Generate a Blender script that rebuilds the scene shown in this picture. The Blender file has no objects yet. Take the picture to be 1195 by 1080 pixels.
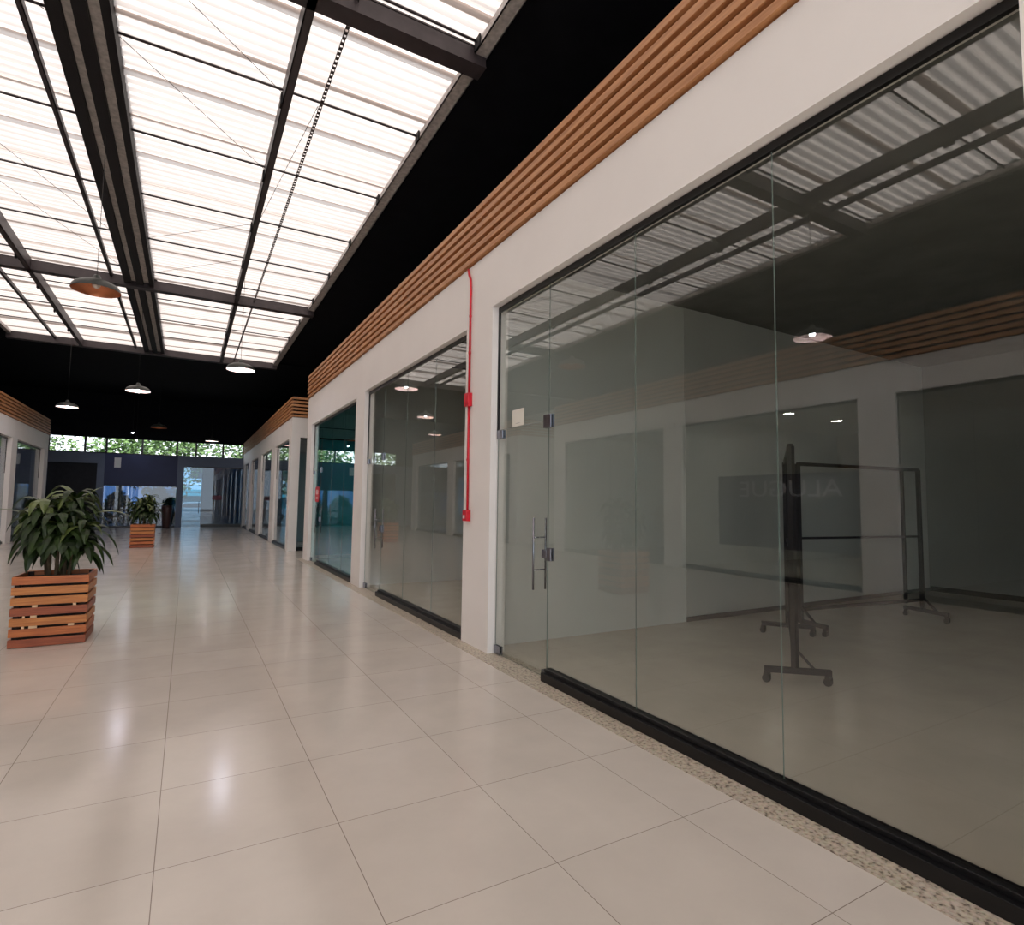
import bpy, bmesh, math, random
from mathutils import Vector, Matrix
random.seed(7)
S = bpy.context.scene
COL = S.collection
PI = math.pi

# ------------------------------------------------------------------ materials
def newmat(name):
    m = bpy.data.materials.new(name); m.use_nodes = True
    nt = m.node_tree; nt.nodes.clear()
    out = nt.nodes.new('ShaderNodeOutputMaterial')
    return m, nt, out

def N(nt, kind, **kw):
    n = nt.nodes.new(kind)
    for k, v in kw.items():
        if k.startswith('i_'):
            n.inputs[k[2:].replace('_', ' ')].default_value = v
        else:
            setattr(n, k, v)
    return n

def rgba(c): return (c[0], c[1], c[2], 1.0)

def pbr(name, col, rough=0.5, metal=0.0, var=0.0, scale=6.0, bump=0.0, stretch=(1, 1, 1), col2=None, spec=0.5):
    """plain procedural surface: noise between two tones, optional bump"""
    m, nt, out = newmat(name)
    b = N(nt, 'ShaderNodeBsdfPrincipled')
    b.inputs['Roughness'].default_value = rough
    b.inputs['Metallic'].default_value = metal
    b.inputs['Specular IOR Level'].default_value = spec
    tc = N(nt, 'ShaderNodeTexCoord'); mp = N(nt, 'ShaderNodeMapping')
    mp.inputs['Scale'].default_value = stretch
    nt.links.new(tc.outputs['Object'], mp.inputs['Vector'])
    no = N(nt, 'ShaderNodeTexNoise'); no.inputs['Scale'].default_value = scale
    no.inputs['Detail'].default_value = 5
    nt.links.new(mp.outputs['Vector'], no.inputs['Vector'])
    mx = N(nt, 'ShaderNodeMix', data_type='RGBA')
    c2 = col2 if col2 else tuple(max(0, c * (1 - var)) for c in col)
    mx.inputs['A'].default_value = rgba(c2); mx.inputs['B'].default_value = rgba(col)
    cr = N(nt, 'ShaderNodeMapRange'); cr.inputs['From Min'].default_value = .35; cr.inputs['From Max'].default_value = .65
    nt.links.new(no.outputs['Fac'], cr.inputs['Value'])
    nt.links.new(cr.outputs['Result'], mx.inputs['Factor'])
    nt.links.new(mx.outputs['Result'], b.inputs['Base Color'])
    if bump:
        bp = N(nt, 'ShaderNodeBump'); bp.inputs['Strength'].default_value = bump; bp.inputs['Distance'].default_value = .01
        nt.links.new(no.outputs['Fac'], bp.inputs['Height']); nt.links.new(bp.outputs['Normal'], b.inputs['Normal'])
    nt.links.new(b.outputs['BSDF'], out.inputs['Surface'])
    return m

def emit(name, col, st):
    m, nt, out = newmat(name)
    e = N(nt, 'ShaderNodeEmission'); e.inputs['Color'].default_value = rgba(col); e.inputs['Strength'].default_value = st
    nt.links.new(e.outputs[0], out.inputs['Surface']); return m

def glass(name, tint, r0):
    """architectural pane: tinted transmission, Schlick reflection at each face"""
    m, nt, out = newmat(name)
    lw = N(nt, 'ShaderNodeLayerWeight'); lw.inputs['Blend'].default_value = .5
    pw = N(nt, 'ShaderNodeMath', operation='POWER'); pw.inputs[1].default_value = 5.0
    nt.links.new(lw.outputs['Facing'], pw.inputs[0])
    mr = N(nt, 'ShaderNodeMapRange'); mr.inputs['To Min'].default_value = r0; mr.inputs['To Max'].default_value = 1.0
    nt.links.new(pw.outputs[0], mr.inputs['Value'])
    tr = N(nt, 'ShaderNodeBsdfTransparent'); tr.inputs['Color'].default_value = rgba(tint)
    gl = N(nt, 'ShaderNodeBsdfGlossy'); gl.inputs['Roughness'].default_value = 0.0
    gl.inputs['Color'].default_value = (1, 1, 1, 1)
    mx = N(nt, 'ShaderNodeMixShader')
    nt.links.new(mr.outputs['Result'], mx.inputs[0]); nt.links.new(tr.outputs[0], mx.inputs[1]); nt.links.new(gl.outputs[0], mx.inputs[2])
    nt.links.new(mx.outputs[0], out.inputs['Surface']); return m

M = {}
M['white'] = pbr('white_paint', (.88, .845, .82), .55, var=.03, scale=1.5, bump=.04)
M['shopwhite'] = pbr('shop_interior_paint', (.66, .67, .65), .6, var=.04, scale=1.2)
M['shopshade'] = pbr('shade_darkened_shop_paint', (.50, .505, .49), .6, var=.06, scale=1.2)  # interior paint darkened to carry the shade deeper in the shop
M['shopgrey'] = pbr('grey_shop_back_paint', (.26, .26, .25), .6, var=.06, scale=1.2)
M['black_roof'] = pbr('black_roof_lining', (.008, .008, .011), .8, var=.3, scale=3, spec=.1)
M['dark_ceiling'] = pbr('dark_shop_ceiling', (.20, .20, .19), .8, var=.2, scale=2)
M['steel_dark'] = pbr('dark_brown_steel', (.045, .034, .038), .5, var=.3, scale=5, spec=.4)
M['steel_black'] = pbr('black_steel', (.012, .011, .013), .6, var=.2, scale=8, spec=.2)
M['steel_grey'] = pbr('galvanised_strip', (.55, .51, .49), .55, var=.35, scale=14, bump=.1)
M['alu_black'] = pbr('black_aluminium', (.006, .006, .007), .35, var=.1, scale=20, spec=.4)
M['wood'] = pbr('slat_wood', (.58, .28, .12), .5, scale=3, stretch=(14, .8, 14), col2=(.42, .18, .07), bump=.1)
M['wood2'] = pbr('planter_wood_orange', (.52, .16, .04), .45, scale=4, stretch=(1.2, 1.2, 16), col2=(.36, .09, .022), bump=.15)
M['wood3'] = pbr('planter_wood_honey', (.56, .22, .055), .45, scale=4, stretch=(1.2, 1.2, 16), col2=(.42, .14, .035), bump=.15)
M['wood4'] = pbr('planter_wood_red', (.34, .085, .03), .45, scale=4, stretch=(1.2, 1.2, 16), col2=(.24, .055, .02), bump=.15)
M['pale_block'] = pbr('pale_spacer_wood', (.72, .50, .30), .6, var=.1)
M['liner'] = pbr('planter_liner', (.02, .012, .01), .8, var=.2)
M['soil'] = pbr('dark_soil', (.03, .02, .013), .95, var=.5, scale=40, bump=.6)
M['chrome'] = pbr('brushed_steel', (.26, .26, .30), .25, metal=1.0, var=.1, scale=30)
M['red'] = pbr('red_conduit_paint', (.60, .004, .022), .35, var=.06, scale=10)
M['paper'] = pbr('white_paper', (.82, .80, .72), .7, var=.03)
M['copper'] = pbr('copper_shade_inside', (.62, .22, .10), .35, metal=.6, var=.25, scale=5)
M['copper_lit'] = pbr('glare_paled_copper_inside', (.85, .62, .52), .4, metal=.2, var=.1, scale=5)  # copper paled in colour for the bulb's glare inside lit shades
M['shade_out'] = pbr('black_green_shade', (.02, .026, .022), .4, var=.3, scale=8)
M['shade_in_white'] = pbr('pale_shade_inside', (.75, .70, .68), .4, var=.05)
M['cord'] = pbr('black_cord', (.01, .01, .01), .6)
M['bulb_on'] = emit('lit_bulb', (.80, .84, 1.0), 65.0)
M['bulb_off'] = pbr('unlit_bulb', (.8, .78, .72), .2)
M['leaf'] = pbr('leaf_green', (.028, .055, .011), .45, scale=9, col2=(.009, .020, .005), bump=.1, spec=.35)
M['leaf2'] = pbr('leaf_tip_green', (.10, .13, .03), .4, scale=7, col2=(.05, .08, .02))
M['bark'] = pbr('stem_bark', (.14, .10, .06), .8, var=.4, scale=20, bump=.5)
M['tree_leaf'] = pbr('outdoor_leaf', (.10, .19, .05), .6, scale=2, col2=(.035, .085, .02))
M['blue_panel'] = pbr('blue_sign_panel', (.022, .035, .11), .5, var=.15, scale=2)
M['grey_wall'] = pbr('blue_grey_paint', (.16, .20, .29), .6, var=.1, scale=2)
M['dark_inside'] = pbr('dark_shop_inside', (.02, .022, .03), .7, var=.3)
M['brown_wall'] = pbr('brown_shop_wall', (.42, .28, .15), .7, var=.2, scale=1.5)
M['granite_asphalt'] = pbr('asphalt', (.12, .12, .12), .9, var=.3, scale=20)
M['banner'] = pbr('grey_banner', (.07, .08, .10), .6, var=.1)
M['banner_text'] = pbr('banner_lettering', (.75, .77, .82), .6)
M['sign_red'] = pbr('red_sign', (.60, .02, .035), .4)
M['sign_dull'] = pbr('dull_maroon_sign', (.11, .012, .04), .5)
M['sign_pale'] = pbr('sign_pale_print', (.80, .55, .55), .4)
M['pot_brown'] = pbr('dark_brown_pot', (.060, .022, .018), .4, var=.2)
M['teal'] = pbr('teal_paint', (.03, .30, .34), .5, var=.1)
M['car_white'] = pbr('car_body_paint', (.7, .72, .75), .25)
M['rubber'] = pbr('black_rubber', (.015, .015, .015), .7)
M['bld'] = pbr('pale_building_wall', (.50, .54, .60), .7, var=.08, scale=1)
M['downlight'] = emit('lit_panel', (1.0, .93, .85), 40.0)
M['glass'] = glass('storefront_glass', (.965, .98, .96), .058)
M['glass_clear'] = glass('tinted_blue_glass', (.34, .50, .62), .05)
M['glass_deep'] = glass('deep_blue_glass', (.14, .22, .34), .07)
M['glass_dark'] = glass('smoked_glass', (.74, .80, .84), .07)
M['glass_teal'] = glass('teal_glass', (.70, .93, .95), .05)
M['teal_film'] = pbr('teal_window_film', (.14, .58, .62), .25, var=.12, scale=.8)
M['edge'] = pbr('polished_glass_edge', (.22, .27, .24), .25, var=.1)
M['plate'] = pbr('white_plastic', (.75, .75, .73), .4)

# translucent corrugated roof sheet
def mk_sheet():
    m, nt, out = newmat('translucent_roof_sheet')
    tc = N(nt, 'ShaderNodeTexCoord'); mp = N(nt, 'ShaderNodeMapping'); mp.inputs['Scale'].default_value = (.6, 5, 1)
    no = N(nt, 'ShaderNodeTexNoise'); no.inputs['Scale'].default_value = 2.2; no.inputs['Detail'].default_value = 4
    nt.links.new(tc.outputs['Object'], mp.inputs['Vector']); nt.links.new(mp.outputs['Vector'], no.inputs['Vector'])
    mx = N(nt, 'ShaderNodeMix', data_type='RGBA')
    mx.inputs['A'].default_value = (.335, .285, .262, 1); mx.inputs['B'].default_value = (.40, .362, .34, 1)
    nt.links.new(no.outputs['Fac'], mx.inputs['Factor'])
    t = N(nt, 'ShaderNodeBsdfTranslucent'); d = N(nt, 'ShaderNodeBsdfDiffuse'); d.inputs['Color'].default_value = (.5, .48, .47, 1)
    nt.links.new(mx.outputs['Result'], t.inputs['Color'])
    ms = N(nt, 'ShaderNodeMixShader'); ms.inputs[0].default_value = .10
    nt.links.new(t.outputs[0], ms.inputs[1]); nt.links.new(d.outputs[0], ms.inputs[2])
    nt.links.new(ms.outputs[0], out.inputs['Surface']); return m
M['sheet'] = mk_sheet()

def mk_floor(name, ca, cb, rough, grout=(.24, .195, .16, 1)):
    m, nt, out = newmat(name)
    b = N(nt, 'ShaderNodeBsdfPrincipled')
    tc = N(nt, 'ShaderNodeTexCoord'); mp = N(nt, 'ShaderNodeMapping')
    mp.inputs['Location'].default_value = (.05 + 80, -3.054 + 80, 0)
    nt.links.new(tc.outputs['Object'], mp.inputs['Vector'])
    br = N(nt, 'ShaderNodeTexBrick', offset=0.0, squash=1.0)
    br.inputs['Color1'].default_value = rgba(ca); br.inputs['Color2'].default_value = rgba(cb)
    br.inputs['Mortar'].default_value = grout
    br.inputs['Scale'].default_value = 1.0; br.inputs['Mortar Size'].default_value = .0021
    br.inputs['Mortar Smooth'].default_value = .3
    br.inputs['Brick Width'].default_value = .8; br.inputs['Row Height'].default_value = .8
    nt.links.new(mp.outputs['Vector'], br.inputs['Vector'])
    no = N(nt, 'ShaderNodeTexNoise'); no.inputs['Scale'].default_value = 1.7; no.inputs['Detail'].default_value = 6; no.inputs['Roughness'].default_value = .6
    nt.links.new(tc.outputs['Object'], no.inputs['Vector'])
    mr = N(nt, 'ShaderNodeMapRange'); mr.inputs['From Min'].default_value = .3; mr.inputs['From Max'].default_value = .7
    mr.inputs['To Min'].default_value = .93; mr.inputs['To Max'].default_value = 1.04
    nt.links.new(no.outputs['Fac'], mr.inputs['Value'])
    mm = N(nt, 'ShaderNodeMix', data_type='RGBA', blend_type='MULTIPLY'); mm.inputs['Factor'].default_value = 1
    nt.links.new(br.outputs['Color'], mm.inputs['A']); nt.links.new(mr.outputs['Result'], mm.inputs['B'])
    nt.links.new(mm.outputs['Result'], b.inputs['Base Color'])
    r2 = N(nt, 'ShaderNodeMapRange'); r2.inputs['To Min'].default_value = rough - .04; r2.inputs['To Max'].default_value = rough + .06
    nt.links.new(no.outputs['Fac'], r2.inputs['Value']); nt.links.new(r2.outputs['Result'], b.inputs['Roughness'])
    bp = N(nt, 'ShaderNodeBump', invert=True); bp.inputs['Strength'].default_value = .4; bp.inputs['Distance'].default_value = .002
    nt.links.new(br.outputs['Fac'], bp.inputs['Height']); nt.links.new(bp.outputs['Normal'], b.inputs['Normal'])
    nt.links.new(b.outputs['BSDF'], out.inputs['Surface']); return m
M['floor'] = mk_floor('beige_porcelain_tile', (.60, .55, .495), (.575, .525, .47), .15)

M['floor_shop'] = mk_floor('pale_shop_tile', (.60, .54, .47), (.595, .535, .465), .22, (.52, .46, .40, 1))

def mk_granite():
    m, nt, out = newmat('speckled_granite')
    b = N(nt, 'ShaderNodeBsdfPrincipled'); b.inputs['Roughness'].default_value = .35
    tc = N(nt, 'ShaderNodeTexCoord')
    v = N(nt, 'ShaderNodeTexVoronoi'); v.inputs['Scale'].default_value = 70
    no = N(nt, 'ShaderNodeTexNoise'); no.inputs['Scale'].default_value = 45; no.inputs['Detail'].default_value = 4
    nt.links.new(tc.outputs['Object'], v.inputs['Vector']); nt.links.new(tc.outputs['Object'], no.inputs['Vector'])
    cr = N(nt, 'ShaderNodeValToRGB')
    e = cr.color_ramp.elements
    e[0].position = .34; e[0].color = (.12, .095, .075, 1); e[1].position = .43; e[1].color = (.42, .36, .28, 1)
    x = e.new(.62); x.color = (.58, .52, .43, 1)
    nt.links.new(no.outputs['Fac'], cr.inputs['Fac'])
    mm = N(nt, 'ShaderNodeMix', data_type='RGBA', blend_type='MULTIPLY'); mm.inputs['Factor'].default_value = .12
    nt.links.new(cr.outputs['Color'], mm.inputs['A']); nt.links.new(v.outputs['Color'], mm.inputs['B'])
    nt.links.new(mm.outputs['Result'], b.inputs['Base Color'])
    nt.links.new(b.outputs['BSDF'], out.inputs['Surface']); return m
M['granite'] = mk_granite()

# ------------------------------------------------------------------ mesh builder
class MB:
    def __init__(s): s.v = []; s.f = []; s.mi = []; s.sm = []
    def poly(s, pts, mi=0, smooth=False):
        b = len(s.v); s.v += [tuple(p) for p in pts]; s.f.append(tuple(range(b, b + len(pts)))); s.mi.append(mi); s.sm.append(smooth)
    def box(s, x0, x1, y0, y1, z0, z1, mi=0, side=None):
        if x0 > x1: x0, x1 = x1, x0
        if y0 > y1: y0, y1 = y1, y0
        if z0 > z1: z0, z1 = z1, z0
        b = len(s.v)
        s.v += [(x0, y0, z0), (x1, y0, z0), (x1, y1, z0), (x0, y1, z0), (x0, y0, z1), (x1, y0, z1), (x1, y1, z1), (x0, y1, z1)]
        fs = [(0, 3, 2, 1), (4, 5, 6, 7), (0, 1, 5, 4), (1, 2, 6, 5), (2, 3, 7, 6), (3, 0, 4, 7)]
        ax = ['z', 'z', 'y', 'x', 'y', 'x']
        for f, a in zip(fs, ax):
            s.f.append(tuple(b + i for i in f)); s.sm.append(False)
            s.mi.append(mi if (side is None or a == side) else 1)
        return s
    def tube(s, pts, r, n=8, mi=0, caps=True, smooth=True):
        pts = [Vector(p) for p in pts]; rs = r if isinstance(r, (list, tuple)) else [r] * len(pts)
        rings = []
        up = Vector((0, 0, 1))
        t0 = (pts[1] - pts[0]).normalized()
        if abs(t0.dot(up)) > .95: up = Vector((0, 1, 0))
        for i, p in enumerate(pts):
            t = (pts[min(i + 1, len(pts) - 1)] - pts[max(i - 1, 0)]).normalized()
            a = t.cross(up)
            if a.length < 1e-4: a = t.cross(Vector((1, 0, 0)))
            a.normalize(); c = a.cross(t).normalized(); up = c
            b = len(s.v)
            s.v += [tuple(p + (a * math.cos(2 * PI * k / n) + c * math.sin(2 * PI * k / n)) * rs[i]) for k in range(n)]
            rings.append(b)
        for i in range(len(rings) - 1):
            for k in range(n):
                s.f.append((rings[i] + k, rings[i] + (k + 1) % n, rings[i + 1] + (k + 1) % n, rings[i + 1] + k)); s.mi.append(mi); s.sm.append(smooth)
        if caps:
            s.f.append(tuple(rings[0] + k for k in range(n))[::-1]); s.mi.append(mi); s.sm.append(False)
            s.f.append(tuple(rings[-1] + k for k in range(n))); s.mi.append(mi); s.sm.append(False)
        return s
    def lathe(s, prof, c=(0, 0, 0), n=28, mi=0, smooth=True):
        rings = []
        for r, z in prof:
            b = len(s.v); s.v += [(c[0] + r * math.cos(2 * PI * k / n), c[1] + r * math.sin(2 * PI * k / n), c[2] + z) for k in range(n)]; rings.append(b)
        for i in range(len(rings) - 1):
            for k in range(n):
                s.f.append((rings[i] + k, rings[i] + (k + 1) % n, rings[i + 1] + (k + 1) % n, rings[i + 1] + k)); s.mi.append(mi); s.sm.append(smooth)
        return s
    def bar(s, a, b, w, h, mi=0):
        """rectangular bar from a to b; w across (horizontal), h vertical-ish"""
        a = Vector(a); b = Vector(b); t = (b - a).normalized()
        up = Vector((0, 0, 1))
        if abs(t.z) > .95: up = Vector((0, 1, 0))
        x = t.cross(up).normalized() * (w / 2); y = x.cross(t).normalized() * (h / 2)
        base = len(s.v)
        for p in (a, b): s.v += [tuple(p - x - y), tuple(p + x - y), tuple(p + x + y), tuple(p - x + y)]
        for f in [(0, 1, 2, 3), (7, 6, 5, 4), (0, 4, 5, 1), (1, 5, 6, 2), (2, 6, 7, 3), (3, 7, 4, 0)]:
            s.f.append(tuple(base + i for i in f)); s.mi.append(mi); s.sm.append(False)
        return s
    def build(s, name, mats, parent=None, bevel=0.0, origin=None):
        me = bpy.data.meshes.new(name)
        vs = s.v
        o = bpy.data.objects.new(name, me)
        if origin is None and parent is not None:
            pass
        off = Vector(origin) if origin else Vector((0, 0, 0))
        me.from_pydata([tuple(Vector(v) - off) for v in vs], [], s.f)
        if not isinstance(mats, (list, tuple)): mats = [mats]
        for m in mats: me.materials.append(m)
        for p, mi, sm in zip(me.polygons, s.mi, s.sm): p.material_index = min(mi, len(mats) - 1); p.use_smooth = sm
        bm = bmesh.new(); bm.from_mesh(me); bmesh.ops.recalc_face_normals(bm, faces=bm.faces)
        bm.to_mesh(me); bm.free()
        COL.objects.link(o); o.location = off
        if parent is not None: o.parent = parent
        if bevel:
            bv = o.modifiers.new('bevel', 'BEVEL'); bv.width = bevel; bv.segments = 2; bv.limit_method = 'ANGLE'
        return o

def B(*a, **k): return MB().box(*a, **k)
def tag(o, label=None, cat=None, group=None, kind=None):
    if label: o['label'] = label
    if cat: o['category'] = cat
    if group: o['group'] = group
    if kind: o['kind'] = kind
    return o
def empty(name, loc=(0, 0, 0), rz=0.0):
    o = bpy.data.objects.new(name, None); COL.objects.link(o); o.location = loc; o.rotation_euler = (0, 0, rz); o.empty_display_size = .1
    return o
def structure(name, mb, mat, label=None, bevel=0): return tag(mb.build(name, mat, None, bevel), label, 'building part' if label else None, kind='structure')
def sroot(name, label=None):
    o = empty(name); tag(o, label, 'shop front' if label else None, kind='structure'); return o
def copy_tree(o, parent=None):
    c = o.copy(); COL.objects.link(c); c.parent = parent
    for ch in list(o.children): copy_tree(ch, c)
    return c

# ------------------------------------------------------------------ key dimensions (metres)
XR, XL = 2.91, -5.40            # corridor faces of the two shop fronts
GR, GL = 3.00, -5.49            # glass planes
ZC = 7.35                       # translucent roof
XE_R, XE_L, XM = 2.98, -5.58, -1.31
Y0, YB = -7.0, 38.0             # wall behind the camera, end wall
COLS = [(-7.0, -6.6), (.20, .90), (5.60, 6.28), (10.90, 11.55), (16.30, 16.95)]
OPEN = [(-6.6, .20), (.90, 5.60), (6.28, 10.90), (11.55, 16.30)]  # first one is out of view, widened so sun reaches into the near shop
HEAD = [3.86, 3.86, 3.77, 3.73]
COLS2 = [(19.6, 20.1), (23.5, 24.6), (28.2, 29.6), (32.9, 34.3), (37.0, 38.0)]
OPEN2 = [(20.1, 23.5), (24.6, 28.2), (29.6, 32.9), (34.3, 37.0)]

# ------------------------------------------------------------------ floor
structure('floor', MB().box(-14, 14, Y0, YB + .0, -.1, 0), M['floor'])
structure('trim_1', MB().box(2.745, 3.10, -7, 16.95, 0, .004), M['granite'])
structure('trim_2', MB().box(-5.60, -5.24, -7, 16.95, 0, .004), M['granite'])

# ------------------------------------------------------------------ shop-front walls
def facade(x0, x1, cols, opens, heads, top, y0, y1):
    mb = MB()
    for a, b in cols: mb.box(x0, x1, a, b, 0, min(heads))
    # lintel strips
    for (a, b), h in zip(opens, heads):
        mb.box(x0, x1, a, b, h, top)
    for a, b in cols: mb.box(x0, x1, a, b, min(heads), top)
    return mb
structure('wall_right', facade(XR, 3.12, COLS, OPEN, HEAD, 4.53, Y0, 16.95), M['white'])
structure('wall_left', facade(XL - .21, XL, COLS, OPEN, [3.79] * 4, 4.42, Y0, 16.95), M['white'])
mb = facade(2.88, 3.15, COLS2, OPEN2, [3.68] * 4, 4.35, 19.6, 38)
structure('wall_right.001', mb, M['white'])
LC2 = [(19.6, 20.2), (25.9, 26.6), (31.1, 31.8)]
LO2 = [(20.2, 25.9), (26.6, 31.1)]
structure('wall_left.001', facade(XL - .24, XL, LC2, LO2, [3.70] * 2, 4.36, 19.6, 31.8), M['white'])
# near end faces of the second blocks and end of first blocks (toward the side passages)
mb = MB().box(3.15, 12.99, 19.6, 19.8, 3.70, 4.35).box(7.0, 12.99, 19.6, 19.8, 0, 3.70)
structure('wall_passage', mb, M['white'])
mb = MB().box(3.12, 12.99, 16.8, 17.0, 3.75, 4.53).box(3.12, 3.20, 16.8, 17.0, 0, 3.75).box(7.2, 12.99, 16.8, 17.0, 0, 3.75).box(3.2, 7.2, 16.8, 17.0, 3.44, 3.72).box(3.2, 7.2, 16.8, 17.0, 0, .09)
structure('wall_passage.001', mb, M['white'])
structure('wall_passage.002', MB().box(-13, XL - .24, 19.6, 19.8, 0, 4.36).box(-13, XL - .21, 16.75, 16.95, 0, 4.42), M['white'])
# shop partitions
mb = MB()
for y in (-6.9, 5.86, 11.15): mb.box(3.12, 12.99, y, y + .12 if y > 1 else y + .1, 0, 4.53)
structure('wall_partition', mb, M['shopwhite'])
mb = MB()
for y in (-6.9, .5, 5.86, 11.15): mb.box(-13, XL - .21, y, y + .12, 0, 4.05)
for y in (26.2,): mb.box(-13, XL - .24, y, y + .12, 0, 4.36)
mb.box(-13, XL - .24, 31.6, 31.8, 0, 4.36)
structure('wall_partition.001', mb, M['shopwhite'])
mb = MB()
for y in (24.0, 28.9, 33.6): mb.box(3.15, 12.99, y, y + .12, 0, 4.35)
structure('wall_partition.002', mb, M['shopwhite'])
# outer walls
structure('wall_shade_skin', MB().box(6.2, 12.985, 5.852, 5.86, 0, 4.52), M['shopshade'])  # thin skin added over the partition's deep end to show it in shade
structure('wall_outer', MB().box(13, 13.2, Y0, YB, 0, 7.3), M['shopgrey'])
structure('wall_outer.001', MB().box(-13.2, -13, Y0, YB, 0, 7.3), M['shopwhite'])
structure('wall_back', MB().box(-5.6, 3.1, Y0 - .2, Y0, 6.9, ZC).box(-5.6, -5.2, Y0 - .2, Y0, 0, 6.9).box(2.9, 3.1, Y0 - .2, Y0, 0, 6.9), M['shopwhite'])  # unseen opening behind the camera, shaped to let daylight onto the near walls
structure('ground_behind_opening', MB().box(-14, 14, -30, Y0, -.15, -.02), M['granite_asphalt'])
structure('wall_back.001', MB().box(-13, -5.6, Y0 - .2, Y0, 0, ZC).box(3.1, 13, Y0 - .2, Y0, 0, ZC), M['black_roof'])
mb = MB().box(-12.9, -5.75, 6.0, 11.1, 0, .01)
structure('wall_shop_lining', MB().box(-12.99, -12.9, 6.0, 11.13, 0, 4.04), M['brown_wall'])
# shop ceilings
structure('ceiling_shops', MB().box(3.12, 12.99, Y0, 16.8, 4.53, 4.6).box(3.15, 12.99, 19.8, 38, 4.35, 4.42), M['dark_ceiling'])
structure('ceiling_shops.001', MB().box(-13, XL - .21, Y0, 16.75, 4.05, 4.1).box(-13, XL - .24, 19.8, 31.6, 4.36, 4.42), M['shopwhite'])
# baseboards
structure('baseboard_right', MB().box(6.2, 12.99, 5.838, 5.852, 0, .07), M['alu_black'])
structure('baseboard_back', MB().box(12.975, 13.0, .62, 5.84, 0, .10), M['alu_black'])

structure('floor_shops', MB().box(3.10, 12.99, Y0, 16.8, -.05, .003), M['floor_shop'])
# ------------------------------------------------------------------ wooden slat screens
def slats(name, label, x, sgn, y0, y1, z0, z1, end=None, n=6):
    """x = corridor face; sgn=+1 faces -X (right side), -1 faces +X (left side)"""
    r = empty(name, (x, (y0 + y1) / 2, z0)); tag(r, label, 'wooden cladding')
    o = Vector((x, (y0 + y1) / 2, z0))
    pitch = (z1 - z0) / n; h = pitch * .58
    bk = MB().box(x + .035 * sgn, x + .16 * sgn, y0 + .04, y1, z0 + .003, z1 + .02)
    b = bk.build('backing_board', M['steel_black'], None, origin=o); b.parent = r; b.location = (0, 0, 0)
    for i in range(n):
        z = z0 + pitch * i + pitch * .18
        mb = MB().box(x - .035 * sgn, x + .03 * sgn, y0, y1, z, z + h)
        if end: mb.box(x - .02 * sgn, x + end * sgn, y0 - .02, y0 + .03, z, z + h)
        s = mb.build('slat', M['wood'], None, origin=o, bevel=.004); s.parent = r; s.location = (0, 0, 0)
    return r
slats('slat_screen', 'long band of brown wooden slats above the nearest shop fronts, where the red conduit ends', XR, 1, Y0, 16.98, 4.53, 5.23)
slats('slat_screen', 'short band of brown wooden slats turning the corner of the farther shop row', 2.88, 1, 19.6, 37.85, 4.35, 5.05, end=6.0)
slats('slat_screen', 'band of brown wooden slats above the shop row behind the large potted plant', XL, -1, 19.6, 31.8, 4.36, 5.06, end=5)
slats('slat_screen', 'band of brown wooden slats seen mirrored in the big shop window', XL, -1, Y0, 16.95, 4.42, 5.14)

# ------------------------------------------------------------------ glazed shop fronts
def panel(mb, x, ya, yb, z0, z1, t=.008):
    mb.box(x - t / 2, x + t / 2, ya + .0012, yb - .0012, z0, z1, 0, side='x')
def shopfront(n, x, sgn, a, b, head, ndiv, door, gm, label, rail_h=.11, hw=True, doorn=None, dw=1.02):
    """opening from y=a to y=b. door at far (b) end. sgn +1: right side of the corridor"""
    w = sroot('window_%d' % n, label)
    gm = [gm, M['edge']]
    dy = b - dw if door else b
    # black header and jambs
    f = MB().box(x - .012, x + .02, a, b, head - .055, head - .001)
    f.box(x - .012, x + .012, b - .022, b, 2.45, head - .055)
    f.build('frame', M['alu_black'], w)
    rl = MB().box(x - .085 * sgn, x + .03 * sgn, a, dy - .02, .004, rail_h - .03).box(x - .045 * sgn, x + .03 * sgn, a, dy - .02, rail_h - .03, rail_h)
    rl.build('bottom_rail', M['alu_black'], w, bevel=.003)
    ed = [a + (dy - a) * i / ndiv for i in range(ndiv + 1)]
    for i in range(ndiv):
        p = MB(); panel(p, x, ed[i], ed[i + 1], rail_h, head - .05); p.build('glass_pane', gm, w)
    if door:
        p = MB(); panel(p, x, dy, b - .02, 2.45, head - .05); p.build('transom_pane', gm, w)
        d = sroot('door_%d' % n, None if doorn is None else doorn)
        if doorn: d['category'] = 'door'
        q = MB(); panel(q, x, dy + .006, b - .02, .012, 2.44); q.build('glass_pane', gm, d)
        if hw:
            def clamp(name, y0, y1, z0, z1, par=d):
                c = MB().box(x - .022, x - .0055, y0, y1, z0, z1).box(x + .0055, x + .022, y0, y1, z0, z1)
                c.build(name, M['chrome'], par, bevel=.003)
            clamp('hinge', b - .15, b - .02, 2.35, 2.445); clamp('hinge', b - .15, b - .02, .012, .10)
            clamp('corner_patch', dy - .06, dy + .07, 2.37, 2.50); clamp('latch', dy + .01, dy + .07, .012, .08)
            clamp('lock', dy - .075, dy - .005, 1.10, 1.22); clamp('lock_box', dy + .0, dy + .08, 1.12, 1.20)
            hy = dy + .15
            for s2 in (-1, 1):
                h = MB()
                h.tube([(x + s2 * .07, hy, .81), (x + s2 * .07, hy, 1.50)], .010, 10)
                for z in (1.0, 1.31): h.tube([(x + s2 * .005, hy, z), (x + s2 * .07, hy, z)], .007, 8)
                h.build('handle', M['chrome'], d)
    return w
G = M['glass']
shopfront(1, GR, 1, .90, 5.60, 3.855, 3, True, G, 'wide frameless glass shop front nearest the camera', doorn='glass door with long steel pull handles beside the red conduit column', dw=1.045)
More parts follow.
